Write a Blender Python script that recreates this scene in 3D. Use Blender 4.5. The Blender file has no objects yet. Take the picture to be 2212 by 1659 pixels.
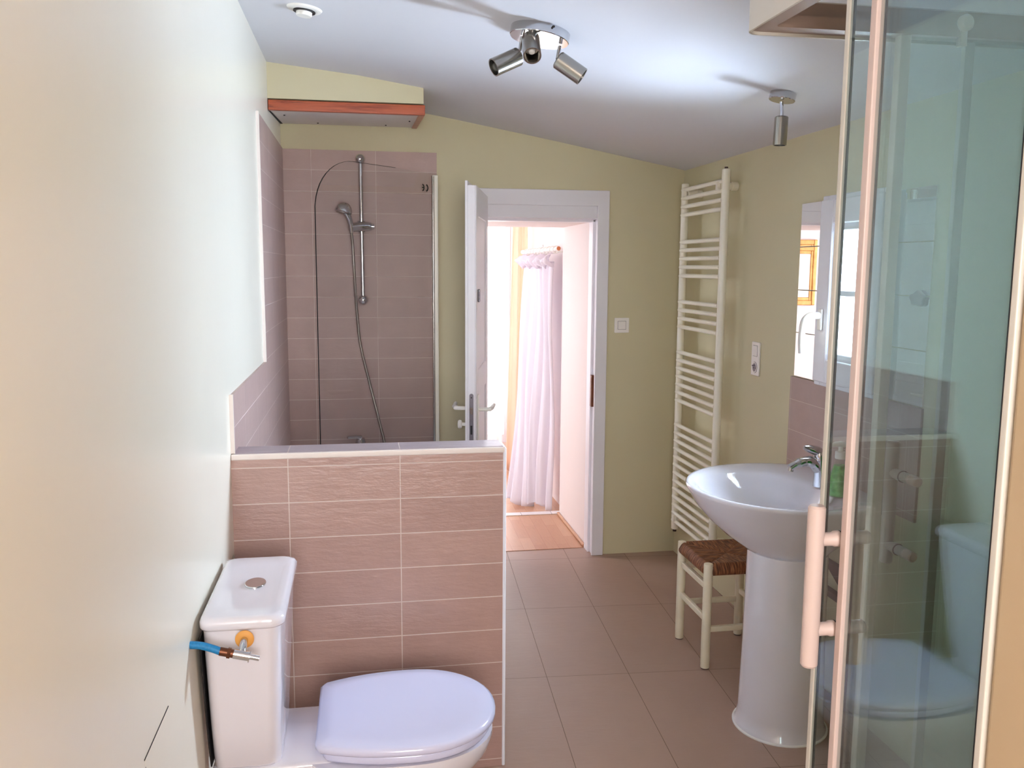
import bpy, bmesh, math, random
from mathutils import Vector, Matrix
random.seed(7)
SC = bpy.context.scene
COL = SC.collection
PI = math.pi

# ------------------------------------------------------------------ camera
YAW, PITCH, ROLL, FPX, EYE = .17031672, .13302911, .00602935, 1880.35, 1.6
def cam_axes():
    f = Vector((math.sin(YAW)*math.cos(PITCH), math.cos(YAW)*math.cos(PITCH), -math.sin(PITCH)))
    r = Vector((math.cos(YAW), -math.sin(YAW), 0)); u = r.cross(f)
    r2 = math.cos(ROLL)*r + math.sin(ROLL)*u; u2 = -math.sin(ROLL)*r + math.cos(ROLL)*u
    return r2, u2, f
cr, cu, cf = cam_axes()
cam = bpy.data.cameras.new('camera'); camo = bpy.data.objects.new('camera', cam); COL.objects.link(camo)
camo.matrix_world = Matrix(((cr.x, cu.x, -cf.x, 0), (cr.y, cu.y, -cf.y, 0), (cr.z, cu.z, -cf.z, EYE), (0, 0, 0, 1)))
cam.sensor_width = 36; cam.lens = 36*FPX/2212; cam.clip_start = .02
SC.camera = camo

# ------------------------------------------------------------------ light
SC.view_settings.view_transform = 'Standard'; SC.view_settings.look = 'None'
SC.view_settings.gamma = 1; SC.view_settings.use_curve_mapping = False
SC.view_settings.exposure = 1.5
try:
    SC.cycles.use_denoising = True
    SC.cycles.max_bounces = 14; SC.cycles.transparent_max_bounces = 24
    SC.cycles.diffuse_bounces = 8; SC.cycles.glossy_bounces = 6; SC.cycles.transmission_bounces = 10
    SC.cycles.sample_clamp_indirect = 6
    SC.cycles.caustics_reflective = False; SC.cycles.caustics_refractive = False
except Exception: pass
world = bpy.data.worlds.new('overcast_sky'); SC.world = world; world.use_nodes = True
bg = world.node_tree.nodes['Background']; bg.inputs[0].default_value = (.80, .88, 1, 1); bg.inputs[1].default_value = 2.2

def area(name, loc, direction, sx, sy, power, color):
    l = bpy.data.lights.new(name, 'AREA'); l.shape = 'RECTANGLE'; l.size = sx; l.size_y = sy
    l.energy = power; l.color = color
    o = bpy.data.objects.new(name, l); COL.objects.link(o); o.location = loc
    o.rotation_euler = Vector(direction).to_track_quat('-Z', 'Y').to_euler()
    return o
area('daylight_basin_window', (2.25, 2.86, 1.62), (-1, 0, -.04), 1.3, 1.3, 740, (.66, .80, 1))
area('added_warm_fill_behind', (.15, -1.28, 1.55), (.05, 1, -.05), 1.0, 1.3, 21, (1, .92, .86))  # added warm fill from behind the camera, not a known window
area('daylight_bedroom_window', (1.0, 7.5, 1.35), (-.1, -1, -.1), .95, 2.1, 12.5, (.98, .97, 1))
area('daylight_bedroom_side_window', (-1.55, 6.1, 1.3), (1, 0, -.05), 1.3, 1.6, 7, (.98, .97, 1))

# ------------------------------------------------------------------ materials
def lin(c):
    return tuple(((v/255)/12.92 if v/255 <= .04045 else ((v/255+.055)/1.055)**2.4) for v in c) + (1,)
class NT:
    def __init__(s, name):
        s.m = bpy.data.materials.new(name); s.m.use_nodes = True; s.t = s.m.node_tree; s.n = s.t.nodes; s.l = s.t.links
        s.b = s.n['Principled BSDF']; s.out = s.n['Material Output']
    def new(s, t, **k):
        n = s.n.new(t)
        for a, v in k.items(): setattr(n, a, v)
        return n
    def link(s, a, b): s.l.new(a, b)
    def math(s, op, a, b=None, c=None):
        n = s.new('ShaderNodeMath', operation=op)
        for i, v in enumerate((a, b, c)):
            if v is None: continue
            if isinstance(v, (int, float)): n.inputs[i].default_value = v
            else: s.link(v, n.inputs[i])
        return n.outputs[0]
    def pos(s): return s.new('ShaderNodeTexCoord').outputs['Object']
    def noise(s, scale, detail=3, vec=None, rough=.5, st=None):
        n = s.new('ShaderNodeTexNoise'); n.inputs['Scale'].default_value = scale; n.inputs['Detail'].default_value = detail
        n.inputs['Roughness'].default_value = rough
        v = vec or s.pos()
        if st:
            mp = s.new('ShaderNodeMapping'); mp.inputs['Scale'].default_value = st; s.link(v, mp.inputs[0]); v = mp.outputs[0]
        s.link(v, n.inputs['Vector']); return n.outputs['Fac']
    def ramp(s, fac, stops):
        r = s.new('ShaderNodeValToRGB'); e = r.color_ramp.elements
        while len(e) < len(stops): e.new(.5)
        for el, (p, c) in zip(e, stops): el.position = p; el.color = c
        s.link(fac, r.inputs[0]); return r.outputs[0]
    def mix(s, fac, a, b, blend='MIX'):
        n = s.new('ShaderNodeMix', data_type='RGBA', blend_type=blend)
        for sock, v in ((n.inputs[0], fac), (n.inputs[6], a), (n.inputs[7], b)):
            if isinstance(v, (int, float)): sock.default_value = v
            elif isinstance(v, tuple): sock.default_value = v
            else: s.link(v, sock)
        return n.outputs[2]
    def bump(s, h, strength, dist=.002):
        n = s.new('ShaderNodeBump'); n.inputs['Strength'].default_value = strength; n.inputs['Distance'].default_value = dist
        s.link(h, n.inputs['Height']); s.link(n.outputs[0], s.b.inputs['Normal']); return n
def simple(name, rgb, rough=.5, metal=0, var=.03, vs=6, bump=0, bs=80, bd=.001, spec=None, coat=0):
    k = NT(name); c = lin(rgb)
    if var:
        d = tuple(v*(1-var*2) for v in c[:3]) + (1,); u = tuple(min(1, v*(1+var)) for v in c[:3]) + (1,)
        k.link(k.ramp(k.noise(vs), [(.3, d), (.7, u)]), k.b.inputs['Base Color'])
    else: k.b.inputs['Base Color'].default_value = c
    k.b.inputs['Roughness'].default_value = rough; k.b.inputs['Metallic'].default_value = metal
    if spec is not None: k.b.inputs['Specular IOR Level'].default_value = spec
    if coat: k.b.inputs['Coat Weight'].default_value = coat; k.b.inputs['Coat Roughness'].default_value = .04
    if bump: k.bump(k.noise(bs, 4), bump, bd)
    return k.m
def tile_mat(name, uvec, vvec, u0, v0, tw, th, mortar, c1, c2, grout, rough=.4, slate=.5, sheen=(1, 1, 1), gr=.7, mot=.12):
    k = NT(name); P = k.pos()
    def dot(v, off):
        n = k.new('ShaderNodeVectorMath', operation='DOT_PRODUCT'); k.link(P, n.inputs[0]); n.inputs[1].default_value = v
        return k.math('SUBTRACT', n.outputs['Value'], off)
    u, v = dot(uvec, u0), dot(vvec, v0)
    cb = k.new('ShaderNodeCombineXYZ'); k.link(u, cb.inputs[0]); k.link(v, cb.inputs[1])
    br = k.new('ShaderNodeTexBrick'); br.offset = 0; br.squash = 1
    k.link(cb.outputs[0], br.inputs['Vector'])
    br.inputs['Scale'].default_value = 1; br.inputs['Brick Width'].default_value = tw; br.inputs['Row Height'].default_value = th
    br.inputs['Mortar Size'].default_value = mortar; br.inputs['Mortar Smooth'].default_value = .15; br.inputs['Bias'].default_value = 0
    br.inputs['Color1'].default_value = lin(c1); br.inputs['Color2'].default_value = lin(c2); br.inputs['Mortar'].default_value = lin(grout)
    n1 = k.noise(9, 4, cb.outputs[0], .6)
    n2 = k.noise(260, 2, cb.outputs[0])
    m = k.math('ADD', k.math('MULTIPLY', n1, mot*2), 1-mot)
    m = k.math('ADD', m, k.math('MULTIPLY', k.math('SUBTRACT', n2, .5), .06))
    cc = k.new('ShaderNodeCombineXYZ'); [k.link(m, cc.inputs[i]) for i in range(3)]
    k.link(k.mix(1.0, br.outputs['Color'], cc.outputs[0], 'MULTIPLY'), k.b.inputs['Base Color'])
    n3 = k.noise(14, 5, cb.outputs[0], .62, st=(1, 3.4, 1))
    h = k.math('ADD', k.math('MULTIPLY', n3, slate), k.math('MULTIPLY', br.outputs['Fac'], -.6))
    k.bump(h, .55, .004)
    k.link(k.math('ADD', k.math('MULTIPLY', br.outputs['Fac'], gr-rough), rough), k.b.inputs['Roughness'])
    return k.m
M = {}
M['paint'] = simple('cream_green_wall_paint', (205, 197, 164), .62, var=.012, vs=1.5, bump=.25, bs=22, bd=.003)
M['paint_left'] = simple('pale_cream_wall_paint', (230, 224, 208), .3, var=.012, vs=1.5, bump=.25, bs=12, bd=.003)
M['ceil'] = simple('white_ceiling_paint', (210, 210, 216), .7, var=.01, vs=1.3, bump=.2, bs=9, bd=.003)
M['tanwall'] = simple('tan_wall_paint', (186, 162, 130), .6, var=.02, vs=3, bump=.2, bs=25, bd=.003)
M['pinkwhite'] = simple('warm_white_plaster', (226, 216, 214), .7, var=.01, vs=2, bump=.3, bs=15, bd=.003)
M['white'] = simple('white_gloss_paint', (228, 226, 232), .35, var=.01, vs=3)
M['pvc'] = simple('white_window_plastic', (226, 228, 236), .3, var=0)
M['plastic'] = simple('white_plastic', (235, 233, 228), .35, var=0)
M['enamel'] = simple('white_enamel_steel', (240, 236, 222), .28, var=.01, vs=4)
M['ceramic'] = simple('white_glazed_ceramic', (218, 216, 224), .07, var=0, coat=.6)
M['seatplastic'] = simple('white_seat_plastic', (204, 206, 232), .16, var=0)
M['acryl'] = simple('white_tub_acrylic', (235, 235, 235), .15, var=0)
M['chrome'] = simple('polished_chrome', (205, 205, 208), .08, 1, var=0)
M['satin'] = simple('satin_nickel', (168, 164, 158), .24, 1, var=0)
M['brass'] = simple('aged_brown_brass', (110, 68, 48), .4, .8, var=.1, vs=60)
M['bluehose'] = simple('blue_braided_hose', (20, 122, 178), .5, var=.08, vs=200, bump=.5, bs=400)
M['rosette'] = simple('orange_rubber_washer', (226, 160, 78), .55, var=.03)
M['black'] = simple('black_rubber', (16, 15, 17), .5, var=0)
M['dark'] = simple('dark_gap', (30, 26, 24), .8, var=0)
M['profile'] = simple('white_lacquered_profile', (204, 198, 188), .3, var=0)
M['handle'] = simple('warm_white_handle', (204, 182, 174), .35, var=0)
M['stoolwood'] = simple('cream_painted_wood', (232, 224, 200), .4, var=.03, vs=15, bump=.15, bs=60)
M['lockplate'] = simple('grey_steel_plate', (128, 122, 130), .35, .8, var=.03, vs=40)
M['track'] = simple('taupe_shaded_track', (150, 128, 116), .4, var=0)  # shade on the rail's inner faces is put into this darker taupe
M['trimwhite'] = simple('white_tile_trim', (222, 212, 206), .3, var=0)
M['orangewood'] = simple('orange_wood_end', (205, 122, 76), .5, var=.05, vs=60)
M['panelwhite'] = simple('white_melamine_panel', (222, 216, 214), .5, var=.01)
M['cover'] = simple('white_switch_plastic', (240, 236, 232), .3, var=0)
M['darkcap'] = simple('dark_brown_plastic', (70, 50, 46), .45, var=0)
M['picture'] = simple('pale_print', (226, 220, 205), .6, var=.05, vs=5)
def gold():
    k = NT('gilt_wood'); k.link(k.ramp(k.noise(12, 3), [(.3, lin((186, 128, 64))), (.7, lin((214, 160, 92)))]), k.b.inputs['Base Color'])
    k.b.inputs['Metallic'].default_value = .35; k.b.inputs['Roughness'].default_value = .35; return k.m
M['gold'] = gold()
def mirror():
    k = NT('mirror_silver'); k.b.inputs['Base Color'].default_value = (.86, .87, .87, 1); k.b.inputs['Metallic'].default_value = 1; k.b.inputs['Roughness'].default_value = .004; return k.m
M['mirror'] = mirror()
def wood(name, a, b, axis=(1, 1, 1), rough=.4, scale=14):
    k = NT(name); n = k.noise(scale, 5, st=axis, rough=.6)
    c = k.ramp(n, [(.28, lin(a)), (.5, lin(b)), (.6, lin(tuple(int(x*.93) for x in b))), (.64, lin(a)), (.7, lin(b))])
    k.link(c, k.b.inputs['Base Color']); k.b.inputs['Roughness'].default_value = rough; k.bump(n, .15, .001); return k.m
M['redwood'] = wood('red_varnished_wood', (120, 48, 28), (176, 84, 50), (.6, 5, 9), .28, 7)
def parquet():
    k = NT('oak_strip_parquet'); P = k.pos()
    sw = k.new('ShaderNodeSeparateXYZ'); k.link(P, sw.inputs[0]); cb = k.new('ShaderNodeCombineXYZ')
    k.link(sw.outputs[1], cb.inputs[0]); k.link(k.math('SUBTRACT', sw.outputs[0], k.math('MULTIPLY', sw.outputs[1], .03)), cb.inputs[1])
    br = k.new('ShaderNodeTexBrick'); br.offset = .37; k.link(cb.outputs[0], br.inputs['Vector'])
    for a, v in (('Scale', 1), ('Brick Width', .38), ('Row Height', .068), ('Mortar Size', .0007), ('Bias', 0)): br.inputs[a].default_value = v
    br.inputs['Color1'].default_value = lin((184, 134, 104)); br.inputs['Color2'].default_value = lin((200, 158, 128)); br.inputs['Mortar'].default_value = lin((170, 110, 80))
    n = k.noise(22, 4, st=(5, .6, 1)); m = k.math('ADD', k.math('MULTIPLY', n, .2), .9)
    cc = k.new('ShaderNodeCombineXYZ'); [k.link(m, cc.inputs[i]) for i in range(3)]
    k.link(k.mix(1.0, br.outputs['Color'], cc.outputs[0], 'MULTIPLY'), k.b.inputs['Base Color']); k.b.inputs['Roughness'].default_value = .32
    return k.m
M['parquet'] = parquet()
TA, TB, TG = (166, 135, 127), (173, 142, 133), (206, 190, 184)
FA, FB, FG = (176, 149, 142), (182, 155, 147), (214, 198, 192)
M['tile_half'] = tile_mat('taupe_slate_tile_half_wall', (1, 0, 0), (0, 0, 1), .105-.33*4, .0255-.1094, .33, .1094, .0016, TA, TB, TG, .28, 1.05)
M['tile_far'] = tile_mat('taupe_slate_tile_far', (1, 0, 0), (0, 0, 1), .078-.32*4, 2.08-.106*25, .32, .106, .0014, FA, FB, FG, .4, .5)
M['tile_left'] = tile_mat('taupe_slate_tile_left', (0, 1, 0), (0, 0, 1), 2.88-.335*4, 2.08-.106*25, .335, .106, .0014, FA, FB, FG, .4, .5)
M['tile_right'] = tile_mat('taupe_slate_tile_right', (0, 1, 0), (0, 0, 1), 2.62-.33*6, 1.075-.125*12, .33, .125, .0012, (166, 142, 134), (172, 148, 140), (200, 184, 174), .4, .5)
M['tile_cap'] = tile_mat('taupe_tile_cap', (1, 0, 0), (0, 1, 0), .105-.33*4, 2.0, .33, .9, .0016, (164, 150, 156), (170, 156, 162), TG, .28, 1.0)
M['floor'] = tile_mat('beige_stoneware_floor', (1, -.06, 0), (.06, 1, 0), .502-.33*12, 3.22-.695*9, .33, .695, .0012, (166, 138, 124), (170, 142, 128), (114, 92, 80), .42, .45, mot=.05)
M['marble'] = tile_mat('pale_vein_tile', (1, 0, 0), (0, 1, 0), 0, 0, .2, .2, .002, (225, 222, 226), (232, 230, 232), (170, 168, 180), .3, .2)

def glass(name, tint, ior=1.5, gain=1.0):
    k = NT(name); k.n.remove(k.b)
    g = k.new('ShaderNodeNewGeometry'); fr = k.new('ShaderNodeFresnel')
    k.link(k.math('ADD', k.math('MULTIPLY', g.outputs['Backfacing'], 1/ior-ior), ior), fr.inputs['IOR'])
    t = k.new('ShaderNodeBsdfTransparent'); t.inputs[0].default_value = tint
    gl = k.new('ShaderNodeBsdfGlossy'); gl.inputs['Roughness'].default_value = 0; gl.inputs[0].default_value = (.9, .96, .97, 1)
    mx = k.new('ShaderNodeMixShader'); k.link(k.math('MULTIPLY', fr.outputs[0], gain), mx.inputs[0]); k.link(t.outputs[0], mx.inputs[1]); k.link(gl.outputs[0], mx.inputs[2])
    k.link(mx.outputs[0], k.out.inputs['Surface']); return k.m
M['glass'] = glass('clear_glass', (.97, .98, .98, 1))
M['showerglass'] = glass('green_tinted_shower_glass', (.85, .91, .91, 1), 1.6)
M['screenglass'] = glass('bath_screen_glass', (.975, .975, .97, 1))
M['glassedge'] = simple('dark_glass_edge', (34, 34, 38), .2, var=0)
def cloth(name, rgb, trans=.5):
    k = NT(name); k.b.inputs['Base Color'].default_value = lin(rgb); k.b.inputs['Roughness'].default_value = .9
    k.bump(k.noise(500, 2), .1, .0005)
    tr = k.new('ShaderNodeBsdfTranslucent'); tr.inputs[0].default_value = lin(rgb)
    mx = k.new('ShaderNodeMixShader'); mx.inputs[0].default_value = trans
    k.link(k.b.outputs[0], mx.inputs[1]); k.link(tr.outputs[0], mx.inputs[2]); k.link(mx.outputs[0], k.out.inputs['Surface']); return k.m
M['whitecloth'] = cloth('white_cotton', (240, 236, 244), .35)
M['peachcloth'] = cloth('peach_cotton', (248, 230, 214), .5)
def sheer():
    k = NT('white_voile'); k.n.remove(k.b)
    t = k.new('ShaderNodeBsdfTransparent'); d = k.new('ShaderNodeBsdfTranslucent'); d.inputs[0].default_value = lin((250, 244, 240))
    mx = k.new('ShaderNodeMixShader'); k.link(k.math('ADD', k.math('MULTIPLY', k.noise(300, 1), .2), .45), mx.inputs[0]); k.link(t.outputs[0], mx.inputs[1]); k.link(d.outputs[0], mx.inputs[2])
    k.link(mx.outputs[0], k.out.inputs['Surface']); return k.m
M['voile'] = sheer()
def rush():
    k = NT('brown_woven_rush'); P = k.pos(); s = k.new('ShaderNodeSeparateXYZ'); k.link(P, s.inputs[0])
    sel = k.math('GREATER_THAN', k.math('ABSOLUTE', s.outputs[0]), k.math('ABSOLUTE', s.outputs[1]))
    a = k.noise(22, 4, st=(1, 9, 1)); b = k.noise(22, 4, st=(9, 1, 1))
    m = k.new('ShaderNodeMix', data_type='FLOAT'); k.link(sel, m.inputs[0]); k.link(b, m.inputs[2]); k.link(a, m.inputs[3])
    k.link(k.ramp(m.outputs[0], [(.3, lin((56, 30, 18))), (.5, lin((126, 76, 46))), (.72, lin((182, 124, 82)))]), k.b.inputs['Base Color'])
    k.b.inputs['Roughness'].default_value = .6; k.bump(m.outputs[0], .6, .003); return k.m
M['rush'] = rush()
def liquid():
    k = NT('green_liquid_soap'); k.b.inputs['Base Color'].default_value = lin((60, 190, 80)); k.b.inputs['Roughness'].default_value = .15
    k.b.inputs['Transmission Weight'].default_value = .35; k.b.inputs['IOR'].default_value = 1.35
    k.link(k.ramp(k.noise(60, 3), [(.35, lin((40, 165, 60))), (.7, lin((110, 225, 110)))]), k.b.inputs['Base Color']); return k.m
M['liquid'] = liquid()

# ------------------------------------------------------------------ mesh helpers
class MB:
    def __init__(s): s.bm = bmesh.new()
    def box(s, a, b):
        x0, y0, z0 = a; x1, y1, z1 = b
        v = [s.bm.verts.new(p) for p in ((x0,y0,z0),(x1,y0,z0),(x1,y1,z0),(x0,y1,z0),(x0,y0,z1),(x1,y0,z1),(x1,y1,z1),(x0,y1,z1))]
        for f in ((0,3,2,1),(4,5,6,7),(0,1,5,4),(1,2,6,5),(2,3,7,6),(3,0,4,7)): s.bm.faces.new([v[i] for i in f])
        return s
    def hexa(s, p):
        v = [s.bm.verts.new(q) for q in p]
        for f in ((0,3,2,1),(4,5,6,7),(0,1,5,4),(1,2,6,5),(2,3,7,6),(3,0,4,7)): s.bm.faces.new([v[i] for i in f])
        return s
    def prism(s, poly, off):
        off = Vector(off); n = len(poly)
        a = [s.bm.verts.new(p) for p in poly]; b = [s.bm.verts.new(Vector(p)+off) for p in poly]
        s.bm.faces.new(a[::-1]); s.bm.faces.new(b)
        for i in range(n): s.bm.faces.new((a[i], a[(i+1) % n], b[(i+1) % n], b[i]))
        return s
    def loft(s, rings, cap0=True, cap1=True, closed=True):
        R = [[s.bm.verts.new(p) for p in r] for r in rings]; n = len(R[0])
        for a, b in zip(R, R[1:]):
            for i in range(n if closed else n-1):
                s.bm.faces.new((a[i], a[(i+1) % n], b[(i+1) % n], b[i]))
        if cap0: s.bm.faces.new(R[0][::-1])
        if cap1: s.bm.faces.new(R[-1])
        return s
    def lathe(s, o, axis, prof, n=32, cap0=True, cap1=True):
        """prof: (distance along axis, radius)"""
        w = Vector(axis).normalized(); u = w.orthogonal().normalized(); v = w.cross(u); o = Vector(o)
        rings = [[o + w*d + (u*math.cos(2*PI*i/n) + v*math.sin(2*PI*i/n))*max(r, 1e-5) for i in range(n)] for d, r in prof]
        return s.loft(rings, cap0, cap1)
    def cyl(s, a, b, r, r2=None, n=24):
        a, b = Vector(a), Vector(b); L = (b-a).length; r2 = r if r2 is None else r2
        return s.lathe(a, b-a, [(0, r), (L, r2)], n)
    def sphere(s, c, r, n=24, m=12):
        return s.lathe(Vector(c)-Vector((0, 0, r)), (0, 0, 1), [(r-r*math.cos(PI*i/m), r*math.sin(PI*i/m)) for i in range(m+1)], n)
    def tube(s, pts, r, n=16, flat=None):
        pts = [Vector(p) for p in pts]; rings = []; prev = None
        for i, p in enumerate(pts):
            t = (pts[min(i+1, len(pts)-1)] - pts[max(i-1, 0)]).normalized()
            if prev is None: u = t.orthogonal().normalized()
            else: u = (prev - t*prev.dot(t)).normalized()
            prev = u; v = t.cross(u); rr = r[i] if isinstance(r, (list, tuple)) else r
            rings.append([p + (u*math.cos(2*PI*k/n) + v*math.sin(2*PI*k/n))*rr for k in range(n)])
        return s.loft(rings)
    def build(s, name, mat, parent=None, bevel=0, seg=2, ang=35, sub=0, smooth=True, loc=None):
        bmesh.ops.recalc_face_normals(s.bm, faces=s.bm.faces)
        me = bpy.data.meshes.new(name)
        if loc is not None: bmesh.ops.translate(s.bm, verts=s.bm.verts, vec=-Vector(loc))
        s.bm.to_mesh(me); s.bm.free()
        o = bpy.data.objects.new(name, me); COL.objects.link(o)
        me.materials.append(M[mat] if isinstance(mat, str) else mat)
        if smooth:
            me.shade_smooth(); me.set_sharp_from_angle(angle=math.radians(ang))
        if bevel:
            b = o.modifiers.new('bevel', 'BEVEL'); b.width = bevel; b.segments = seg; b.limit_method = 'ANGLE'; b.angle_limit = math.radians(40)
            me.shade_smooth(); me.set_sharp_from_angle(angle=math.radians(180)); b.harden_normals = False
            w = o.modifiers.new('wn', 'WEIGHTED_NORMAL'); w.keep_sharp = True
        if sub:
            sb = o.modifiers.new('sub', 'SUBSURF'); sb.levels = sub; sb.render_levels = sub
        if loc is not None: o.location = loc
        if parent is not None:
            o.parent = parent
            pl = parent.location
            if parent.parent: pl = pl + parent.parent.location
            o.location = Vector(o.location) - pl
        return o
def thing(name, label, cat, loc=(0, 0, 0), group=None):
    o = bpy.data.objects.new(name, None); COL.objects.link(o); o.location = loc; o.empty_display_size = .05
    o['label'] = label; o['category'] = cat
    if group: o['group'] = group
    return o
def tag(o, label, cat, group=None):
    o['label'] = label; o['category'] = cat
    if group: o['group'] = group
    return o
def struct(o, label=None):
    o['kind'] = 'structure'
    if label: o['label'] = label
    return o
def sempty(name, label, loc=(0, 0, 0)):
    o = bpy.data.objects.new(name, None); COL.objects.link(o); o.location = loc; o['kind'] = 'structure'; o['label'] = label; return o
def bez(p0, p1, p2, p3, n=20):
    p0, p1, p2, p3 = map(Vector, (p0, p1, p2, p3))
    return [(1-t)**3*p0+3*(1-t)**2*t*p1+3*(1-t)*t*t*p2+t**3*p3 for t in [i/n for i in range(n+1)]]
def spline(pts, n=8):
    P = [Vector(p) for p in pts]; P = [2*P[0]-P[1]] + P + [2*P[-1]-P[-2]]; out = []
    for i in range(1, len(P)-2):
        a, b, c, d = P[i-1:i+3]
        for k in range(n):
            t = k/n; out.append(.5*((2*b)+(c-a)*t+(2*a-5*b+4*c-d)*t*t+(3*b-a-3*c+d)*t**3))
    out.append(P[-2]); return out

XL, XR, YF = -.387, 1.73, 4.585          # left wall, right wall, far wall
def cz(x):                                # sloping ceiling
    pts = [(-.45, 2.472), (-.387, 2.465), (0, 2.425), (.43, 2.36), (1.0, 2.26), (1.73, 2.125), (1.8, 2.11)]
    for (a, za), (b, zb) in zip(pts, pts[1:]):
        if x <= b: return za+(zb-za)*(x-a)/(b-a)
    return pts[-1][1]

# ------------------------------------------------------------------ the shell
struct(MB().box((-.6, -1.5, -.1), (1.95, YF+.135, 0)).build('floor', 'floor', smooth=False), 'beige stoneware tiled bathroom floor')
xs = [-.6 + i*.1 for i in range(25)]
m = MB(); m.loft([[(x, -1.5, cz(x)), (x, YF+.02, cz(x)), (x, YF+.02, cz(x)+.12), (x, -1.5, cz(x)+.12)] for x in xs])
struct(m.build('ceiling', 'ceil', ang=60), 'sloping white ceiling falling to the right')
# left wall: continuous, with a shallow recess low down behind the toilet
m = MB()
m.box((-.6, -1.5, -.02), (XL, 2.03, 2.6)); m.box((-.6, 2.03, .755), (XL, YF, 2.6)); m.box((-.6, 2.03, -.02), (-.43, 2.62, .755)); m.box((-.6, 2.62, -.02), (XL, YF, .755))
struct(m.build('wall_left', 'paint_left', smooth=False), 'pale cream wall on the left')
# far wall with the door hole
m = MB()
for a, b in (((-.6, 0), (.60, 2.7)), ((.60, 1.96), (1.29, 2.7)), ((1.29, 0), (1.95, 2.7))):
    m.box((a[0], YF, a[1]), (b[0], YF+.13, b[1]))
struct(m.build('wall_far', 'paint', smooth=False), 'olive cream far wall around the doorway')
# right wall with the window hole
m = MB()
for (y0, z0, y1, z1) in ((-1.5, -.02, 2.70, 2.5), (3.0, -.02, YF, 2.5), (2.70, -.02, 3.0, 1.22), (2.70, 1.81, 3.0, 2.5)):
    m.box((XR, y0, z0), (1.95, y1, z1))
struct(m.build('wall_right', 'paint', smooth=False), 'olive cream right wall behind basin and radiator')
# back wall with an opening added for the fill light, tan partition carrying the shower enclosure
m = MB()
for (x0, z0, x1, z1) in ((-.6, -.02, -.32, 2.7), (.62, -.02, 1.95, 2.7), (-.32, -.02, .62, .9), (-.32, 2.15, .62, 2.7)):
    m.box((x0, -1.2, z0), (x1, -1.1, z1))
struct(m.build('wall_back', 'tanwall', smooth=False), 'tan wall behind the viewer')
struct(MB().box((.782, -1.1, 0), (XR, .935, 2.30)).build('wall_near', 'tanwall', bevel=.01), 'tan near wall end beside the shower glass')
m = MB(); m.prism([(XL, 3.99, 2.315), (.282, 3.99, 2.315), (.282, 3.99, cz(.282)+.01), (0, 3.99, cz(0)+.01), (XL, 3.99, cz(XL)+.01)], (0, .595, 0))
struct(m.build('wall_bulkhead', 'paint', smooth=False), 'boxed-in cream bulkhead above the red wooden shelf')

# ------------------------------------------------------------------ tiled surfaces
tl = MB().prism([(XL, 2.615, .5), (XL, 4.585, .5), (XL, 4.585, 2.182), (XL, 3.536, 2.182), (XL, 3.536, 1.225), (XL, 2.615, 1.225)], (.008, 0, 0)).build('wall_tiles_left', 'tile_left', smooth=False)
struct(tl, 'taupe wall tiles on the left wall over the bath')
MB().box((XL-.001, 3.529, 1.225), (XL+.011, 3.537, 2.185)).build('tile_edge_trim', 'trimwhite', tl)
MB().box((XL-.001, 2.607, 1.045), (XL+.011, 2.616, 1.228)).build('tile_edge_trim', 'trimwhite', tl)
struct(MB().box((XL+.008, YF-.008, .5), (.388, YF, 2.18)).build('wall_tiles_far', 'tile_far', smooth=False), 'taupe tiled panel on the far wall behind the shower rail')
struct(MB().box((XR-.009, 2.437, .80), (XR, 3.288, 1.168)).build('wall_tiles_right', 'tile_right', smooth=False), 'taupe tiled splashback above the basin')
hw = sempty('wall_half', 'tiled half wall between toilet and bath')
MB().box((XL, 2.60, 0), (.425, 2.708, 1.036)).build('tiled_body', 'tile_half', hw, smooth=False)
MB().box((XL, 2.607, 1.036), (.421, 2.71, 1.053)).build('tiled_cap', 'tile_cap', hw, smooth=False)
MB().box((XL, 2.597, 1.034), (.428, 2.608, 1.052)).build('edge_trim', 'trimwhite', hw, bevel=.004, seg=3)
MB().box((.421, 2.597, 0), (.431, 2.71, 1.05)).build('end_trim', M['pvc'], hw, bevel=.003)

# ------------------------------------------------------------------ room beyond the door
struct(MB().box((-1.7, YF+.135, -.1), (1.5, 7.4, 0)).build('floor_bedroom', 'parquet', smooth=False), 'oak strip floor beyond the doorway')
struct(MB().box((1.25, YF+.13, 0), (1.6, 5.41, 2.5)).build('wall_passage', 'pinkwhite', smooth=False), 'pinkish white reveal wall to the right of the doorway')
struct(MB().box((.30, YF+.13, 1.85), (1.25, 5.41, 2.5)).build('ceiling_passage', 'pinkwhite', smooth=False), 'low soffit just beyond the doorway')
struct(MB().box((1.30, 5.41, -.1), (1.6, 7.4, 2.5)).build('wall_bedroom_right', 'pinkwhite', smooth=False), 'warm white wall behind the white curtain')
struct(MB().box((-1.8, YF+.13, 2.42), (1.6, 7.4, 2.5)).build('ceiling_bedroom', 'pinkwhite', smooth=False), 'bedroom ceiling')
m = MB()
for (x0, z0, x1, z1) in ((-1.7, 0, .55, 2.5), (1.22, 0, 1.6, 2.5), (.55, 2.3, 1.22, 2.5), (.55, 0, 1.22, .12)): m.box((x0, 7.2, z0), (x1, 7.3, z1))
struct(m.build('wall_bedroom_far', 'pinkwhite', smooth=False), 'far bedroom wall with bright window opening')
m = MB()
for (y0, z0, y1, z1) in ((YF+.13, 0, 5.5, 2.5), (6.7, 0, 7.3, 2.5), (5.5, 2.1, 6.7, 2.5), (5.5, 0, 6.7, .6)): m.box((-1.45, y0, z0), (-1.35, y1, z1))
struct(m.build('wall_bedroom_left', 'pinkwhite', smooth=False), 'left bedroom wall')
struct(MB().box((.50, 5.41, 0), (1.30, 5.47, .006)).build('trim_1', 'marble', bevel=.002), 'pale threshold strip at the end of the oak passage')
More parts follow.
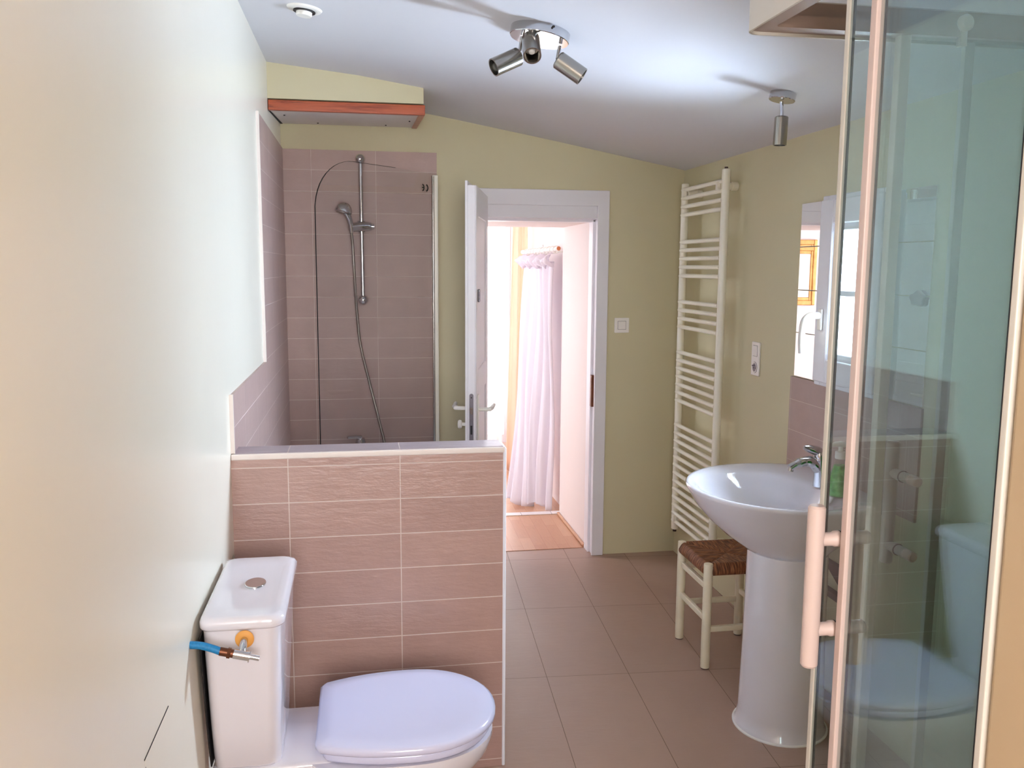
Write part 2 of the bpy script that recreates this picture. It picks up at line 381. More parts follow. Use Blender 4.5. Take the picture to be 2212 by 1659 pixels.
struct(MB().box((.6, 4.712, 0), (1.25, 4.722, .003)).build('trim_2', 'parquet'), 'thin wooden edge strip at the doorway')
m = MB(); m.box((1.232, 4.73, 0), (1.25, 5.41, .016)); struct(m.build('baseboard_passage', 'parquet', bevel=.006), 'low oak quarter-round strip at the foot of the reveal wall')
struct(MB().box((XL, YF-.006, 0), (.0, YF, .0)).build('tmp', 'white')) if False else None

# window of the far room
w2 = sempty('window_2', 'tall bright bedroom window')
m = MB()
for (x0, z0, x1, z1) in ((.55, .12, .60, 2.3), (1.17, .12, 1.22, 2.3), (.60, .12, 1.17, .19), (.60, 2.23, 1.17, 2.3), (.87, .19, .90, 2.23)): m.box((x0, 7.21, z0), (x1, 7.26, z1))
m.build('window_frame', 'pvc', w2, bevel=.004)
MB().box((.60, 7.23, .19), (1.17, 7.236, 2.23)).build('pane', 'glass', w2, smooth=False)

# gilt framed picture on the far bedroom wall (seen in the mirror tiles)
pf = thing('framed_picture', 'gilt framed pale picture seen in the left mirror tiles', 'picture', (-.22, 7.2, 1.565))
def frame_ring(x0, x1, z0, z1, w, y0, y1):
    m = MB()
    for (a, b, c, d) in ((x0, z0, x0+w, z1), (x1-w, z0, x1, z1), (x0+w, z0, x1-w, z0+w), (x0+w, z1-w, x1-w, z1)): m.box((a, y0, b), (c, y1, d))
    return m
px0, px1, pz0, pz1 = -.52, .12, 1.295, 1.835
frame_ring(px0, px1, pz0, pz1, .05, 7.165, 7.199).build('outer_frame', 'gold', pf, bevel=.008)
frame_ring(px0+.045, px1-.045, pz0+.045, pz1-.045, .035, 7.178, 7.199).build('inner_frame', 'gold', pf, bevel=.006)
MB().box((px0+.075, 7.188, pz0+.075), (px1-.075, 7.199, pz1-.075)).build('print', 'picture', pf)

# ------------------------------------------------------------------ curtains
def drape(name, mat, top_a, top_b, bot_a, bot_b, z1, z0, nf, amp_t, amp_b, label, cat, seed=0, nu=None, nv=40, thick=.002, parent=None, perp=None, group=None, wob=.0):
    rnd = random.Random(seed); nu = nu or nf*14
    ta, tb, ba, bb = map(Vector, (top_a, top_b, bot_a, bot_b)); ph = [rnd.uniform(-.5, .5) for _ in range(nf+2)]
    am = [rnd.uniform(.6, 1.25) for _ in range(nf+2)]
    m = MB(); rows = []
    for j in range(nv+1):
        v = j/nv; e = v**1.25; row = []
        z = z1 + (z0-z1)*v
        for i in range(nu+1):
            s = i/nu; f = s*nf; k = int(min(f, nf-1)); fr = f-k
            a = am[k]*(1-fr)+am[k+1]*fr
            s2 = s + (ph[k]*(1-fr)+ph[k+1]*fr)*.35/nf*v
            p = ta.lerp(tb, s2).lerp(ba.lerp(bb, s2), e)
            d = (tb-ta).lerp(bb-ba, e); n = Vector((-d.y, d.x)).normalized() if perp is None else Vector(perp)
            amp = (amp_t*(1-e)+amp_b*e)*a
            off = amp*math.sin(2*PI*f) + amp*.35*math.sin(4*PI*f+ph[k]*3+v*2) + wob*math.sin(v*7+f*1.3)
            zz = z + (.03*math.sin(f*1.9+seed) if j == nv else 0)
            row.append((p.x+n.x*off, p.y+n.y*off, zz))
        rows.append(row)
    m.loft(rows, False, False, closed=False)
    o = m.build(name, mat, parent, ang=180)
    so = o.modifiers.new('thick', 'SOLIDIFY'); so.thickness = thick
    if label: tag(o, label, cat, group)
    return o
cu = drape('curtain', 'whitecloth', (1.225, 5.55), (1.165, 6.25), (1.235, 5.50), (.955, 5.70), 1.64, .012, 5, .016, .032, None, None, 11, nv=60, perp=(-.97, -.22), wob=.012)
cur = thing('curtain', 'white cotton curtain hanging from a wooden rod beyond the doorway', 'curtain', (1.2, 5.7, 0))
cu.parent = cur; cu.location = -cur.location; cu.name = 'fabric'
# gathered header frill
m = MB(); rows = []
for j in range(9):
    v = j/8; row = []
    for i in range(141):
        s = i/140; f = s*9; b = math.sin(PI*min(1, v*1.0))
        p = Vector((1.225, 5.53)).lerp(Vector((1.15, 6.28)), s)
        off = .012 + .040*b*(1+.5*math.sin(2*PI*f)) + .010*math.sin(2*PI*f*.5+v*4)
        row.append((p.x-off, p.y-.2*off-.02*b*(1 if s < .2 else .2), 1.682-.075*v-.05*s*v*0+.009*math.sin(2*PI*f+1.5)+.007*math.sin(f*9+v*3)))
    rows.append(row)
m.loft(rows, False, False, closed=False); fr_ = m.build('header_frill', 'whitecloth', cur, ang=180)
fr_.modifiers.new('thick', 'SOLIDIFY').thickness = .002
rod = thing('curtain_rod', 'white wooden curtain rod with bare orange wood end', 'curtain rod', (1.3, 5.56, 1.72))
ra, rb = Vector((1.236, 5.47, 1.722)), Vector((1.165, 6.34, 1.712)); rd = (rb-ra).normalized()
MB().cyl(ra, rb, .0145).build('rod', 'plastic', rod)
MB().cyl(ra-rd*.003, ra+rd*.001, .0125).build('bare_wood_end', 'orangewood', rod)['label'] = 'orange bare wood end'
m = MB(); m.box((1.292, 5.50, 1.67), (1.30, 5.53, 1.765)); m.box((1.236, 5.505, 1.698), (1.294, 5.525, 1.706)); m.build('bracket', 'plastic', rod, bevel=.002)
m = MB(); m.box((1.292, 6.25, 1.67), (1.30, 6.28, 1.765)); m.box((1.17, 6.255, 1.694), (1.294, 6.275, 1.702)); m.build('bracket', 'plastic', rod, bevel=.002)
rg = None
for k in range(10):
    c = ra + rd*(.05+.078*k)
    if rg is None:
        m = MB(); n = 28; mm = 8; u = rd.orthogonal().normalized(); v = rd.cross(u); R = []
        for i in range(n):
            a = 2*PI*i/n; dr = u*math.cos(a)+v*math.sin(a)
            R.append([dr*.0225+(dr*math.cos(2*PI*q/mm)+rd*math.sin(2*PI*q/mm))*.0035 for q in range(mm)])
        m.loft(R+[R[0]], False, False); bmesh.ops.remove_doubles(m.bm, verts=m.bm.verts, dist=1e-5)
        rg = m.build('curtain_ring', 'plastic'); r_ = rg
    else: r_ = rg.copy(); COL.objects.link(r_)
    r_.location = c + Vector((0, 0, -.006))
    tag(r_, 'white ring on the curtain rod beyond the doorway', 'curtain ring', 'curtain rings on the rod')
drape('curtain', 'peachcloth', (1.165, 6.72), (1.275, 6.76), (1.10, 6.62), (1.27, 6.76), 2.34, .02, 3, .016, .03, 'peach curtain hanging beside the bright window beyond the doorway', 'curtain', 9, nv=30)
drape('curtain', 'voile', (.60, 7.08), (1.16, 7.08), (.60, 7.06), (1.14, 7.06), 2.34, .03, 6, .02, .035, 'sheer white net curtain across the bright bedroom window', 'curtain', 5, nv=20, thick=.001)

# ------------------------------------------------------------------ door_1
d1 = sempty('door_1', 'white wooden door opened into the bathroom', (.64, YF, 0))
m = MB()
m.prism([(.597, YF, 0), (.652, YF, 0), (.652, YF, 1.925), (1.243, YF, 1.925), (1.243, YF, 0), (1.309, YF, 0), (1.309, YF, 2.008), (.597, YF, 2.008)], (0, -.018, 0))
m.build('architrave', 'white', d1, bevel=.004)
m = MB()
m.box((.601, YF-.008, 0), (.632, YF+.13, 1.86)); m.box((1.25, YF-.008, 0), (1.289, YF+.13, 1.86)); m.box((.601, YF-.008, 1.86), (1.289, YF+.13, 1.959))
m.box((1.236, YF+.05, 0), (1.252, YF+.13, 1.86)); m.box((.632, YF+.05, 1.846), (1.25, YF+.13, 1.862))
m.build('door_frame', 'white', d1, bevel=.003)
MB().box((1.2345, YF+.02, .84), (1.2505, YF+.046, 1.015)).build('strike_plate', 'brass', d1)['label'] = 'brown strike plate'
# leaf in its own frame: hinge edge at origin, running along local -Y
lf = bpy.data.objects.new('door_leaf', None); COL.objects.link(lf); lf.parent = d1
H = Vector((.652, YF-.026, 0)); E_ = Vector((.512, 3.945, 0)); ld = (E_-H); LW = ld.length; ld.normalize(); ln = Vector((-ld.y, ld.x, 0))
def L(u, w, z): return H + ld*u - ln*w + Vector((0, 0, z))     # u along the leaf, w: 0 = passage face, + towards the bath side
if (L(.3, 1, 0)).x > H.x: ln = -ln
def lbox(mb, u0, u1, w0, w1, z0, z1):
    mb.hexa([L(u0, w0, z0), L(u1, w0, z0), L(u1, w1, z0), L(u0, w1, z0), L(u0, w0, z1), L(u1, w0, z1), L(u1, w1, z1), L(u0, w1, z1)])
T = .040
m = MB(); lbox(m, 0, LW, .006, T, .01, 1.965)
slab = m.build('door_leaf', 'white', d1, bevel=.003); bpy.data.objects.remove(lf)
m = MB()
for (u0, u1, z0, z1) in ((.0, .10, .01, 1.965), (LW-.10, LW, .01, 1.965), (.10, LW-.10, 1.83, 1.965), (.10, LW-.10, .01, .2), (.10, LW-.10, 1.0, 1.12)):
    lbox(m, u0, u1, 0, .008, z0, z1); lbox(m, u0, u1, T-.002, T+.006, z0, z1)
m.build('stile_and_rail', 'white', slab, bevel=.004)
m = MB(); lbox(m, LW-.01, LW+.002, T, T+.012, .01, 1.985); lbox(m, 0, LW-.01, T, T+.012, 1.965, 1.985); m.build('rebate_lip', 'white', slab, bevel=.002)
m = MB(); c = L(LW+.0015, .023, 0); pl = []
for i in range(13): a = PI*i/12; pl.append(L(LW, .023+.0095*math.cos(a), 1.012+.0095*math.sin(a)))
pl += [L(LW, .0135, .79), L(LW, .0325, .79)]
m.prism(pl, ld*.002); m.build('lock_plate', 'lockplate', slab)['label'] = 'grey steel lock plate'
m = MB(); lbox(m, LW+.001, LW+.010, .016, .030, .925, .958); m.build('latch_bolt', 'satin', slab, bevel=.002)
m = MB(); lbox(m, LW+.0015, LW+.0025, .0185, .0275, .83, .872); lbox(m, LW+.0015, LW+.0025, .020, .026, 1.000, 1.006); m.build('keyhole_slot', 'black', slab)
for w, sgn, zc in ((0, -1, .94), (T+.006, 1, .945)):
    m = MB()
    u_ = LW-.055
    lbox(m, u_-.02, u_+.02, w, w+sgn*.007, .79, 1.01); m.build('handle_plate', 'plastic', slab, bevel=.003)
    m = MB(); m.tube([L(u_, w+sgn*.004, zc), L(u_, w+sgn*.045, zc), L(u_-.004, w+sgn*.058, zc+.001), L(u_-.02, w+sgn*.066, zc+.004), L(u_-.11, w+sgn*.07, zc+.006)], [.0095, .0095, .011, .0105, .008], 14)
    m.build('lever_handle', 'plastic', slab)
m = MB(); cc = L(LW-.055, T+.012, .868); m.lathe(cc, -ln, [(0, .008), (.02, .008), (.024, .019), (.034, .021), (.040, .016), (.042, .0)], 20); m.build('lock_knob', 'plastic', slab)
m = MB(); lbox(m, LW-.085, LW-.065, -.010, 0, 1.44, 1.50); m.build('coat_hook', 'lockplate', slab, bevel=.004)['label'] = 'small grey metal catch'

# ------------------------------------------------------------------ window_1 in the right wall
w1 = sempty('window_1', 'white casement window above the basin', (XR, 2.9, 1.5))
X0 = 1.69
def yframe(y0, y1, z0, z1, w, xa, xb):
    m = MB()
    for (a, b, c, d) in ((y0, z0, y0+w, z1), (y1-w, z0, y1, z1), (y0+w, z0, y1-w, z0+w), (y0+w, z1-w, y1-w, z1)): m.box((xa, a, b), (xb, c, d))
    return m
yframe(2.632, 3.06, 1.165, 1.869, .04, 1.697, XR+.06).build('window_frame', 'pvc', w1, bevel=.004)
sash = yframe(2.648, 3.044, 1.182, 1.852, .088, 1.680, XR+.05).build('sash', 'pvc', w1, bevel=.006, seg=3)
yframe(2.734, 2.958, 1.262, 1.772, .034, 1.694, XR+.045).build('glazing_bead', 'pvc', sash, bevel=.006, seg=2)
MB().box((1.704, 2.765, 1.504), (1.726, 2.927, 1.524)).build('glazing_bar', 'pvc', sash, bevel=.002)
MB().box((1.712, 2.76, 1.29), (1.718, 2.93, 1.745)).build('pane', 'glass', sash, smooth=False)
m = MB(); m.box((1.670, 2.982, 1.375), (1.680, 3.012, 1.455)); m.build('handle_base', 'plastic', sash, bevel=.009, seg=4)
m = MB(); m.tube(spline([(1.676, 2.997, 1.43), (1.655, 2.997, 1.43), (1.632, 2.998, 1.427), (1.615, 3.0, 1.41), (1.609, 3.003, 1.375), (1.608, 3.005, 1.335), (1.612, 3.006, 1.29)], 6), [.0135]*18+[.0135]*6+[.0120]*13, 14)
m.build('lever_handle', 'plastic', sash)

# ------------------------------------------------------------------ mirror tiles either side of the window
zt = [(1.689, 1.857), (1.519, 1.687), (1.349, 1.517), (1.172, 1.347)]
nm = ['topmost', 'second from the top', 'third from the top', 'lowest']
for s, (y0, y1) in (('left', (3.062, 3.268)), ('right', (2.438, 2.628))):
    for (z0, z1), w in zip(zt, nm):
        o = MB().box((XR-.006, y0, z0), (XR, y1, z1)).build('mirror_tile', 'mirror', bevel=.0012, seg=1)
        tag(o, f'mirror tile {s} of the white window, {w} of its column', 'mirror', f'mirror tiles {s} of the window')
m = MB(); pl = []
for i in range(24):
    a = 2*PI*i/24; r = .030*(1+.12*math.sin(5*a)+.07*math.cos(3*a)); pl.append((XR-.007, 2.487+r*math.cos(a)*1.15, 1.511+r*math.sin(a)*.8))
m.prism(pl, (-.012, 0, 0)); o = m.build('wall_hook', 'lockplate', bevel=.003)
tag(o, 'small grey lobed hook stuck on the right column of mirror tiles', 'hook')

# ------------------------------------------------------------------ shelf under the bulkhead
sh = thing('wall_shelf', 'white panel shelf edged in red wood under the bulkhead', 'shelf', (0, YF, 2.3))
def sl(y): return 2.268+(y-3.99)*.032/.595
m = MB(); m.hexa([(XL+.004, 4.01, sl(4.01)+.002), (.262, 4.01, sl(4.01)+.002), (.262, YF-.002, sl(YF)+.002), (XL+.012, YF-.002, sl(YF)+.002), (XL+.004, 4.01, 2.313), (.262, 4.01, 2.313), (.262, YF-.002, 2.313), (XL+.012, YF-.002, 2.313)])
m.build('panel', 'panelwhite', sh, smooth=False)
MB().box((XL+.002, 3.985, 2.266), (.288, 4.012, 2.309)).build('front_edging', 'redwood', sh, bevel=.003)['label'] = 'red varnished front edging'
m = MB(); m.hexa([(.262, 4.012, 2.266), (.288, 4.012, 2.266), (.288, YF-.002, sl(YF)-.003), (.262, YF-.002, sl(YF)-.003), (.262, 4.012, 2.303), (.288, 4.012, 2.303), (.288, YF-.002, 2.312), (.262, YF-.002, 2.312)])
m.build('side_edging', 'redwood', sh, bevel=.002)['label'] = 'red varnished side edging'
for (x, y) in ((-.335, 4.2), (-.20, 4.5), (.13, 4.5), (.235, 4.28)):
    MB().cyl((x, y, sl(y)-.001), (x, y, sl(y)+.003), .004).build('screw_hole', 'dark', sh)
MB().prism([(XL+.0005, 4.0, 2.266), (XL+.004, 4.0, 2.266), (XL+.012, YF-.003, 2.30), (XL+.0005, YF-.003, 2.30)], (0, 0, .004)).build('shadow_gap', 'dark', sh)

# ------------------------------------------------------------------ bath tub (behind the half wall)
tub = thing('bathtub', 'white built-in bathtub hidden behind the tiled half wall', 'bathtub', (0, 3.65, 0))
def rrect(x0, x1, y0, y1, r, z, n=8):
    out = []
    for (cx, cy, a0) in ((x1-r, y1-r, 0), (x0+r, y1-r, PI/2), (x0+r, y0+r, PI), (x1-r, y0+r, 1.5*PI)):
        for i in range(n+1): a = a0+PI/2*i/n; out.append((cx+r*math.cos(a), cy+r*math.sin(a), z))
    return out
m = MB(); a, b, c, d = XL+.01, .40, 2.712, YF-.01
m.loft([rrect(a, b, c, d, .01, .02), rrect(a, b, c, d, .01, .54), rrect(a, b, c, d, .02, .55), rrect(a+.06, b-.05, c+.07, d-.07, .15, .55), rrect(a+.075, b-.065, c+.09, d-.09, .15, .52), rrect(a+.12, b-.11, c+.2, d-.16, .15, .2), rrect(a+.16, b-.15, c+.26, d-.2, .12, .16)])
m.build('tub_shell', 'acryl', tub, ang=50)

# bath screen
SA, SB = Vector((.376, 4.565, 0)), Vector((-.694, -.72, 0)).normalized()
def S(t, w, z): n = Vector((.72, -.694, 0)); return SA + SB*t + n*w + Vector((0, 0, z))
bs = thing('bath_screen', 'arched glass bath screen standing over the tub', 'bath screen', (SA.x, SA.y, .56))
out = [(.02, .565), (.826, .565)] + [(.826, 1.86)]
for i in range(1, 13): a = PI/2*i/12; out.append((.826-.24+.24*math.cos(a), 1.845+.23*math.sin(a)))
out += [(.30, 2.075), (.02, 2.07)]
m = MB(); m.prism([S(t, -.003, z) for t, z in out], S(0, .003, 0)-S(0, -.003, 0)); m.build('pane', 'screenglass', bs, smooth=False)
edge = out[1:-1]
m = MB(); R = []
for i, (t, z) in enumerate(edge): R.append([S(t, -.0031, z), S(t, .0031, z), S(t+(.0006 if i < 8 else 0), .0031, z+(.0012 if i > 3 else 0)), S(t+(.0006 if i < 8 else 0), -.0031, z+(.0012 if i > 3 else 0))])
m.loft(R); m.build('pane_edge', 'glassedge', bs, smooth=False)
MB().box((.362, 4.545, .565), (.392, 4.5765, 2.066)).build('wall_profile', 'enamel', bs, bevel=.004)
MB().cyl((.366, 4.545, .6), (.366, 4.545, 2.06), .006).build('hinge_bar', 'satin', bs)
m = MB()
def arc(t0, z0, r, a0, a1, w, n=12):
    R = []
    for i in range(n+1):
        a = a0+(a1-a0)*i/n; ca, sa = math.cos(a), math.sin(a)
        R.append([S(t0+(r-w)*ca, .0034, z0+(r-w)*sa), S(t0+r*ca, .0034, z0+r*sa), S(t0+r*ca, .0042, z0+r*sa), S(t0+(r-w)*ca, .0042, z0+(r-w)*sa)])
    m.loft(R)
# as seen from the camera: E mirrored at the left, C mirrored at the right  (t grows to the left)
arc(.074, 1.997, .019, PI*.56, PI*1.44, .007); arc(.104, 1.997, .019, PI*.56, PI*1.44, .007)
p = [S(.089, .0034, 1.994), S(.104, .0034, 1.994), S(.104, .0034, 2.000), S(.089, .0034, 2.000)]; m.prism(p, S(0, .0008, 0)-S(0, 0, 0))
m.build('approval_mark', 'black', bs, smooth=False)['label'] = 'small black approval mark'

# shower rail, hand shower, hose, mixer
sr = thing('shower_rail', 'chrome riser rail on the taupe tiles above the bath', 'shower rail', (0, YF-.008, 1.43))
MB().cyl((.002, 4.53, 2.13), (.005, 4.53, 1.432), .0105).build('rail', 'chrome', sr)
for z, x in ((2.133, .001), (1.431, .005)):
    m = MB(); m.sphere((x, 4.53, z), .0255); m.cyl((x, 4.53, z), (x, YF-.008, z), .016); m.build('end_fitting', 'chrome', sr)
m = MB(); m.tube([(-.052, 4.478, 1.79), (-.03, 4.492, 1.795), (.0, 4.505, 1.80), (.03, 4.508, 1.80), (.052, 4.508, 1.80)], [.0235, .024, .0245, .024, .020], 20); m.cyl((.003, 4.53, 1.772), (.003, 4.53, 1.828), .021); m.build('slider', 'chrome', sr)
MB().cyl((.03, 4.508, 1.80), (.066, 4.506, 1.80), .016, .013).build('slider_knob', 'chrome', sr)
hs = thing('hand_shower', 'chrome hand shower head resting in the rail slider', 'shower head', (-.05, 4.47, 1.8))
MB().tube([(-.047, 4.474, 1.765), (-.048, 4.472, 1.80), (-.056, 4.466, 1.83), (-.068, 4.455, 1.858), (-.078, 4.450, 1.872)], [.010, .013, .015, .018, .020], 20).build('handle', 'chrome', hs)
ax = Vector((-.22, -.12, -.95)).normalized()
m = MB(); m.lathe(Vector((-.080, 4.445, 1.888)), ax, [(-.026, .0), (-.0245, .012), (-.018, .024), (-.007, .034), (.006, .040), (.018, .043), (.024, .043), (.028, .037)], 28); m.build('spray_head', 'chrome', hs)
MB().cyl(Vector((-.080, 4.445, 1.888))+ax*.026, Vector((-.080, 4.445, 1.888))+ax*.030, .034).build('spray_face', 'satin', hs)
def hose(path, r, pitch, name, mat, parent=None):
    pts = spline(path, 14); L_ = 0; out = [pts[0]]
    P = [pts[0]]; acc = 0; step = pitch/2
    for a, b in zip(pts, pts[1:]):
        seg = (b-a).length; d = 0
        while acc+seg-d >= step:
            d += step-acc; P.append(a.lerp(b, d/seg)); acc = 0
        acc += seg-d
    return MB().tube(P, [r if i % 2 else r*.84 for i in range(len(P))], 10).build(name, mat, parent, ang=80)
o = hose([(-.047, 4.474, 1.765), (-.042, 4.485, 1.70), (-.036, 4.50, 1.545), (-.028, 4.52, 1.38), (-.012, 4.53, 1.2), (.034, 4.53, .99), (.078, 4.515, .80), (.100, 4.505, .70), (.10, 4.495, .64), (.09, 4.488, .60)], .0078, .006, 'shower_hose', 'satin')
tag(o, 'ribbed metal shower hose hanging down the taupe tiles', 'hose')
mx = thing('bath_mixer', 'chrome bath mixer just showing above the half wall', 'tap', (0, YF-.008, .655))
m = MB(); m.cyl((-.10, 4.50, .655), (.06, 4.50, .655), .024); m.cyl((-.09, 4.50, .655), (-.09, YF-.008, .655), .02); m.cyl((.05, 4.50, .655), (.05, YF-.008, .655), .02); m.build('body', 'chrome', mx)
m = MB(); m.lathe((-.02, 4.492, .66), (0, -.15, 1), [(0, .028), (.045, .027), (.062, .021), (.070, .0)]); m.tube([(-.02, 4.475, .728), (-.04, 4.455, .736), (-.085, 4.43, .738)], [.012, .009, .007], 12); m.build('lever', 'chrome', mx)

# ------------------------------------------------------------------ toilet
TY = 2.19
tw = thing('toilet', 'white close-coupled toilet in front of the tiled half wall', 'toilet', (0, TY, 0))
def dshape(xb, xf, hw, hb, z, yc=TY, n=48, p=2.3, flat=.3):
    """plan outline: straight back edge at xb (half width hb), rounded front at xf"""
    xm = xb + (xf-xb)*.52; out = []
    for i in range(n):
        a = 2*PI*i/n; c, s = math.cos(a), math.sin(a)
        if c >= 0: x = xm+(xf-xm)*c**(2/2.15) if c > 0 else xm; y = hw*(abs(s)**(2/2.15))*(1 if s >= 0 else -1)
        else:
            t = min(1, -c*1.35)            # toward the back
            x = xm-(xm-xb)*t; w = hw-(hw-hb)*(t**2.2)
            y = (1 if s >= 0 else -1)*w if t < 1 else hb*(s/math.sin(math.acos(-1/1.35)))
        out.append((x, yc+y, z))
    return out
m = MB()
m.loft([dshape(-.22, .17, .115, .10, 0), dshape(-.22, .165, .11, .095, .02), dshape(-.21, .15, .10, .085, .12), dshape(-.19, .19, .115, .10, .2), dshape(-.17, .27, .155, .13, .28), dshape(-.15, .315, .18, .15, .34), dshape(-.14, .326, .188, .158, .375), dshape(-.14, .326, .188, .158, .388)])
m.build('bowl', 'ceramic', tw, ang=60)
m = MB(); m.loft([rrect(-.372, -.08, TY-.135, TY+.135, .03, .30), rrect(-.378, -.07, TY-.145, TY+.145, .035, .345), rrect(-.378, -.07, TY-.145, TY+.145, .035, .385), rrect(-.374, -.075, TY-.141, TY+.141, .032, .391)]); m.build('cistern_platform', 'ceramic', tw, ang=60)
def cist(z, t): # t 0 bottom .. 1 top
    hw = .128+.082*t**.8; xf = -.222+.020*t; return cring(-.372, xf, hw, z, .018)
def cring(xb, xf, hw, z, bow, n=8, r=.028):
    pts = rrect(xb, xf, TY-.01-hw, TY-.01+hw, r, z, n); out = []
    for x, y, zz in pts:
        k = (x-xb)/(xf-xb); out.append((x+bow*k*(1-((y-TY+.01)/hw)**2), y, zz))
    return out
m = MB(); m.loft([cist(.392, 0), cist(.40, .03), cist(.5, .32), cist(.6, .58), cist(.7, .84), cist(.777, 1)]); tk = m.build('cistern', 'ceramic', tw, ang=60)
m = MB(); m.loft([cring(-.376, -.198, .214, .778, .022), cring(-.378, -.194, .218, .784, .024), cring(-.378, -.194, .218, .797, .024), cring(-.374, -.199, .213, .806, .023), cring(-.366, -.208, .204, .809, .022), cring(-.345, -.222, .150, .806, .012)])
lid = m.build('cistern_lid', 'ceramic', tw, ang=75)
m = MB(); m.loft([[( -.277+ (.026)*math.cos(2*PI*i/32), TY-.005+.036*math.sin(2*PI*i/32), z) for i in range(32)] for z in (.804, .8105)]); m.build('flush_button', 'chrome', lid, bevel=.002)['label'] = 'oval chrome flush button'
m = MB(); SYC = TY+.012; m.loft([dshape(-.112, .318, .196, .15, .392, SYC), dshape(-.115, .322, .20, .152, .398, SYC), dshape(-.115, .322, .20, .152, .411, SYC), dshape(-.110, .316, .195, .148, .417, SYC)]); m.build('seat', 'seatplastic', tw, ang=75)
m = MB(); m.loft([dshape(-.128, .328, .209, .160, .419, SYC), dshape(-.132, .335, .214, .164, .424, SYC), dshape(-.132, .335, .214, .164, .436, SYC), dshape(-.125, .325, .206, .158, .442, SYC), dshape(-.09, .28, .17, .12, .445, SYC), dshape(-.03, .2, .10, .06, .4465, SYC)]); m.build('seat_cover', 'seatplastic', tw, ang=75)
for s in (-1, 1):
    m = MB(); m.cyl((-.118, TY+s*.075-.02, .402), (-.118, TY+s*.075+.02, .402), .011); m.cyl((-.118, TY+s*.075, .388), (-.118, TY+s*.075, .402), .012)
    m.build('seat_hinge', 'seatplastic', tw)
m = MB(); gp = []
for k in range(9):
    t = k/8; z = .40+.36*t; gp.append((-.379, TY-.01-(.128+.082*t**.8)+.003, z))
m.prism(gp + [(-.379, TY, .77), (-.379, TY, .40)], (.003, 0, 0)); m.build('rear_gap_shade', 'black', tw)  # black strip stands in for the shade in the gap behind the cistern

# water supply: valve on the cistern, blue hose to the wall
wv = thing('water_valve', 'chrome stop valve with orange washer on the cistern side', 'valve', (-.28, 1.965, .745))
m = MB(); m.lathe((-.277, 1.967, .757), (0, -1, 0), [(0, .020), (.004, .021), (.007, .017), (.008, .010)]); m.build('washer', 'rosette', wv)['label'] = 'orange rubber washer'
MB().tube([(-.277, 1.964, .757), (-.277, 1.945, .755), (-.277, 1.924, .747), (-.278, 1.918, .741)], [.0085, .0085, .0085, .009], 16).build('elbow', 'chrome', wv)
va, vb = Vector((-.295, 1.915, .7455)), Vector((-.262, 1.915, .737))
MB().tube([va, vb], .0105, 18).build('valve_body', 'chrome', wv)
m = MB(); m.cyl(vb, vb+Vector((.0022, 0, -.0006)), .0135, n=24); m.cyl(vb, vb+Vector((.022, 0, -.006)), .0062); m.build('valve_spindle', 'chrome', wv)
h0 = va+Vector((-.003, 0, .001))
bh = thing('supply_hose', 'blue braided water hose between the wall and the toilet valve', 'hose', tuple(h0))
m = MB(); m.cyl(va+Vector((.001, 0, 0)), va+Vector((-.006, 0, .0018)), .0095); m.cyl(va+Vector((-.006, 0, .0018)), va+Vector((-.013, 0, .0036)), .0125, n=6); m.cyl(va+Vector((-.013, 0, .0036)), va+Vector((-.029, 0, .008)), .0095); m.build('brass_coupling', 'brass', bh)['label'] = 'brown brass coupling'
q = va+Vector((-.028, 0, .0078))
MB().tube(spline([q, q+Vector((-.02, .002, .008)), q+Vector((-.045, .004, .015)), q+Vector((-.072, .006, .016)), q+Vector((-.095, .008, .010))], 6), .0085, 16).build('hose', 'bluehose', bh)
o = MB().box((XL-.0005, 1.500, .7455), (XL+.001, 1.692, .7475)).build('access_hatch', 'dark')
m = MB(); m.box((XL-.0005, 1.506, .34), (XL+.0006, 1.508, .73)); v_ = m.build('hatch_joint', 'lockplate', None)
ah = thing('access_hatch', 'thin dark joint of a painted hatch low on the left wall', 'hatch', (XL, 1.6, .55))
for q_, n_ in ((o, 'top_joint'), (v_, 'side_joint')): q_.parent = ah; q_.location = -ah.location; q_.name = n_
MB().box((XL-.001, 1.508, .30), (XL+.0004, 1.69, .7455)).build('hatch_panel', 'paint_left', ah)

# ------------------------------------------------------------------ towel radiator
rad = thing('towel_radiator', 'tall white ladder towel radiator on the right wall', 'radiator', (1.66, 4.12, .2))
XRAD = 1.655
for y, z0, z1 in ((4.375, .195, 2.035), (3.862, .195, 2.055)):
    MB().lathe((XRAD, y, z0), (0, 0, 1), [(0, .013), (.004, .019), (z1-z0-.004, .019), (z1-z0, .013)], 24).build('upright', 'enamel', rad)
    MB().cyl((XRAD, y, z0-.012), (XRAD, y, z0), .010).build('end_plug', 'darkcap', rad)
MB().cyl((XRAD, 3.862, 2.055), (XRAD, 3.862, 2.063), .008).build('end_plug', 'darkcap', rad)
zr = [2.0, 1.958, 1.915, 1.873, 1.735, 1.693, 1.650, 1.607, 1.563, 1.428, 1.385, 1.342, 1.298, 1.164, 1.121, 1.079, 1.036, .993, .950, .908, .776, .732, .689, .645, .601, .557, .513, .469, .425, .381, .337, .293, .250]
rung = None
for z in zr:
    if rung is None:
        pts = [(XRAD-.012, 3.862+(4.375-3.862)*t, 0) for t in [i/10 for i in range(11)]]
        rung = MB().tube(pts, .0105, 14).build('rung', 'enamel', rad); r_ = rung
    else: r_ = rung.copy(); COL.objects.link(r_); r_.parent = rad
    r_.location = Vector((0, 0, z)) - rad.location
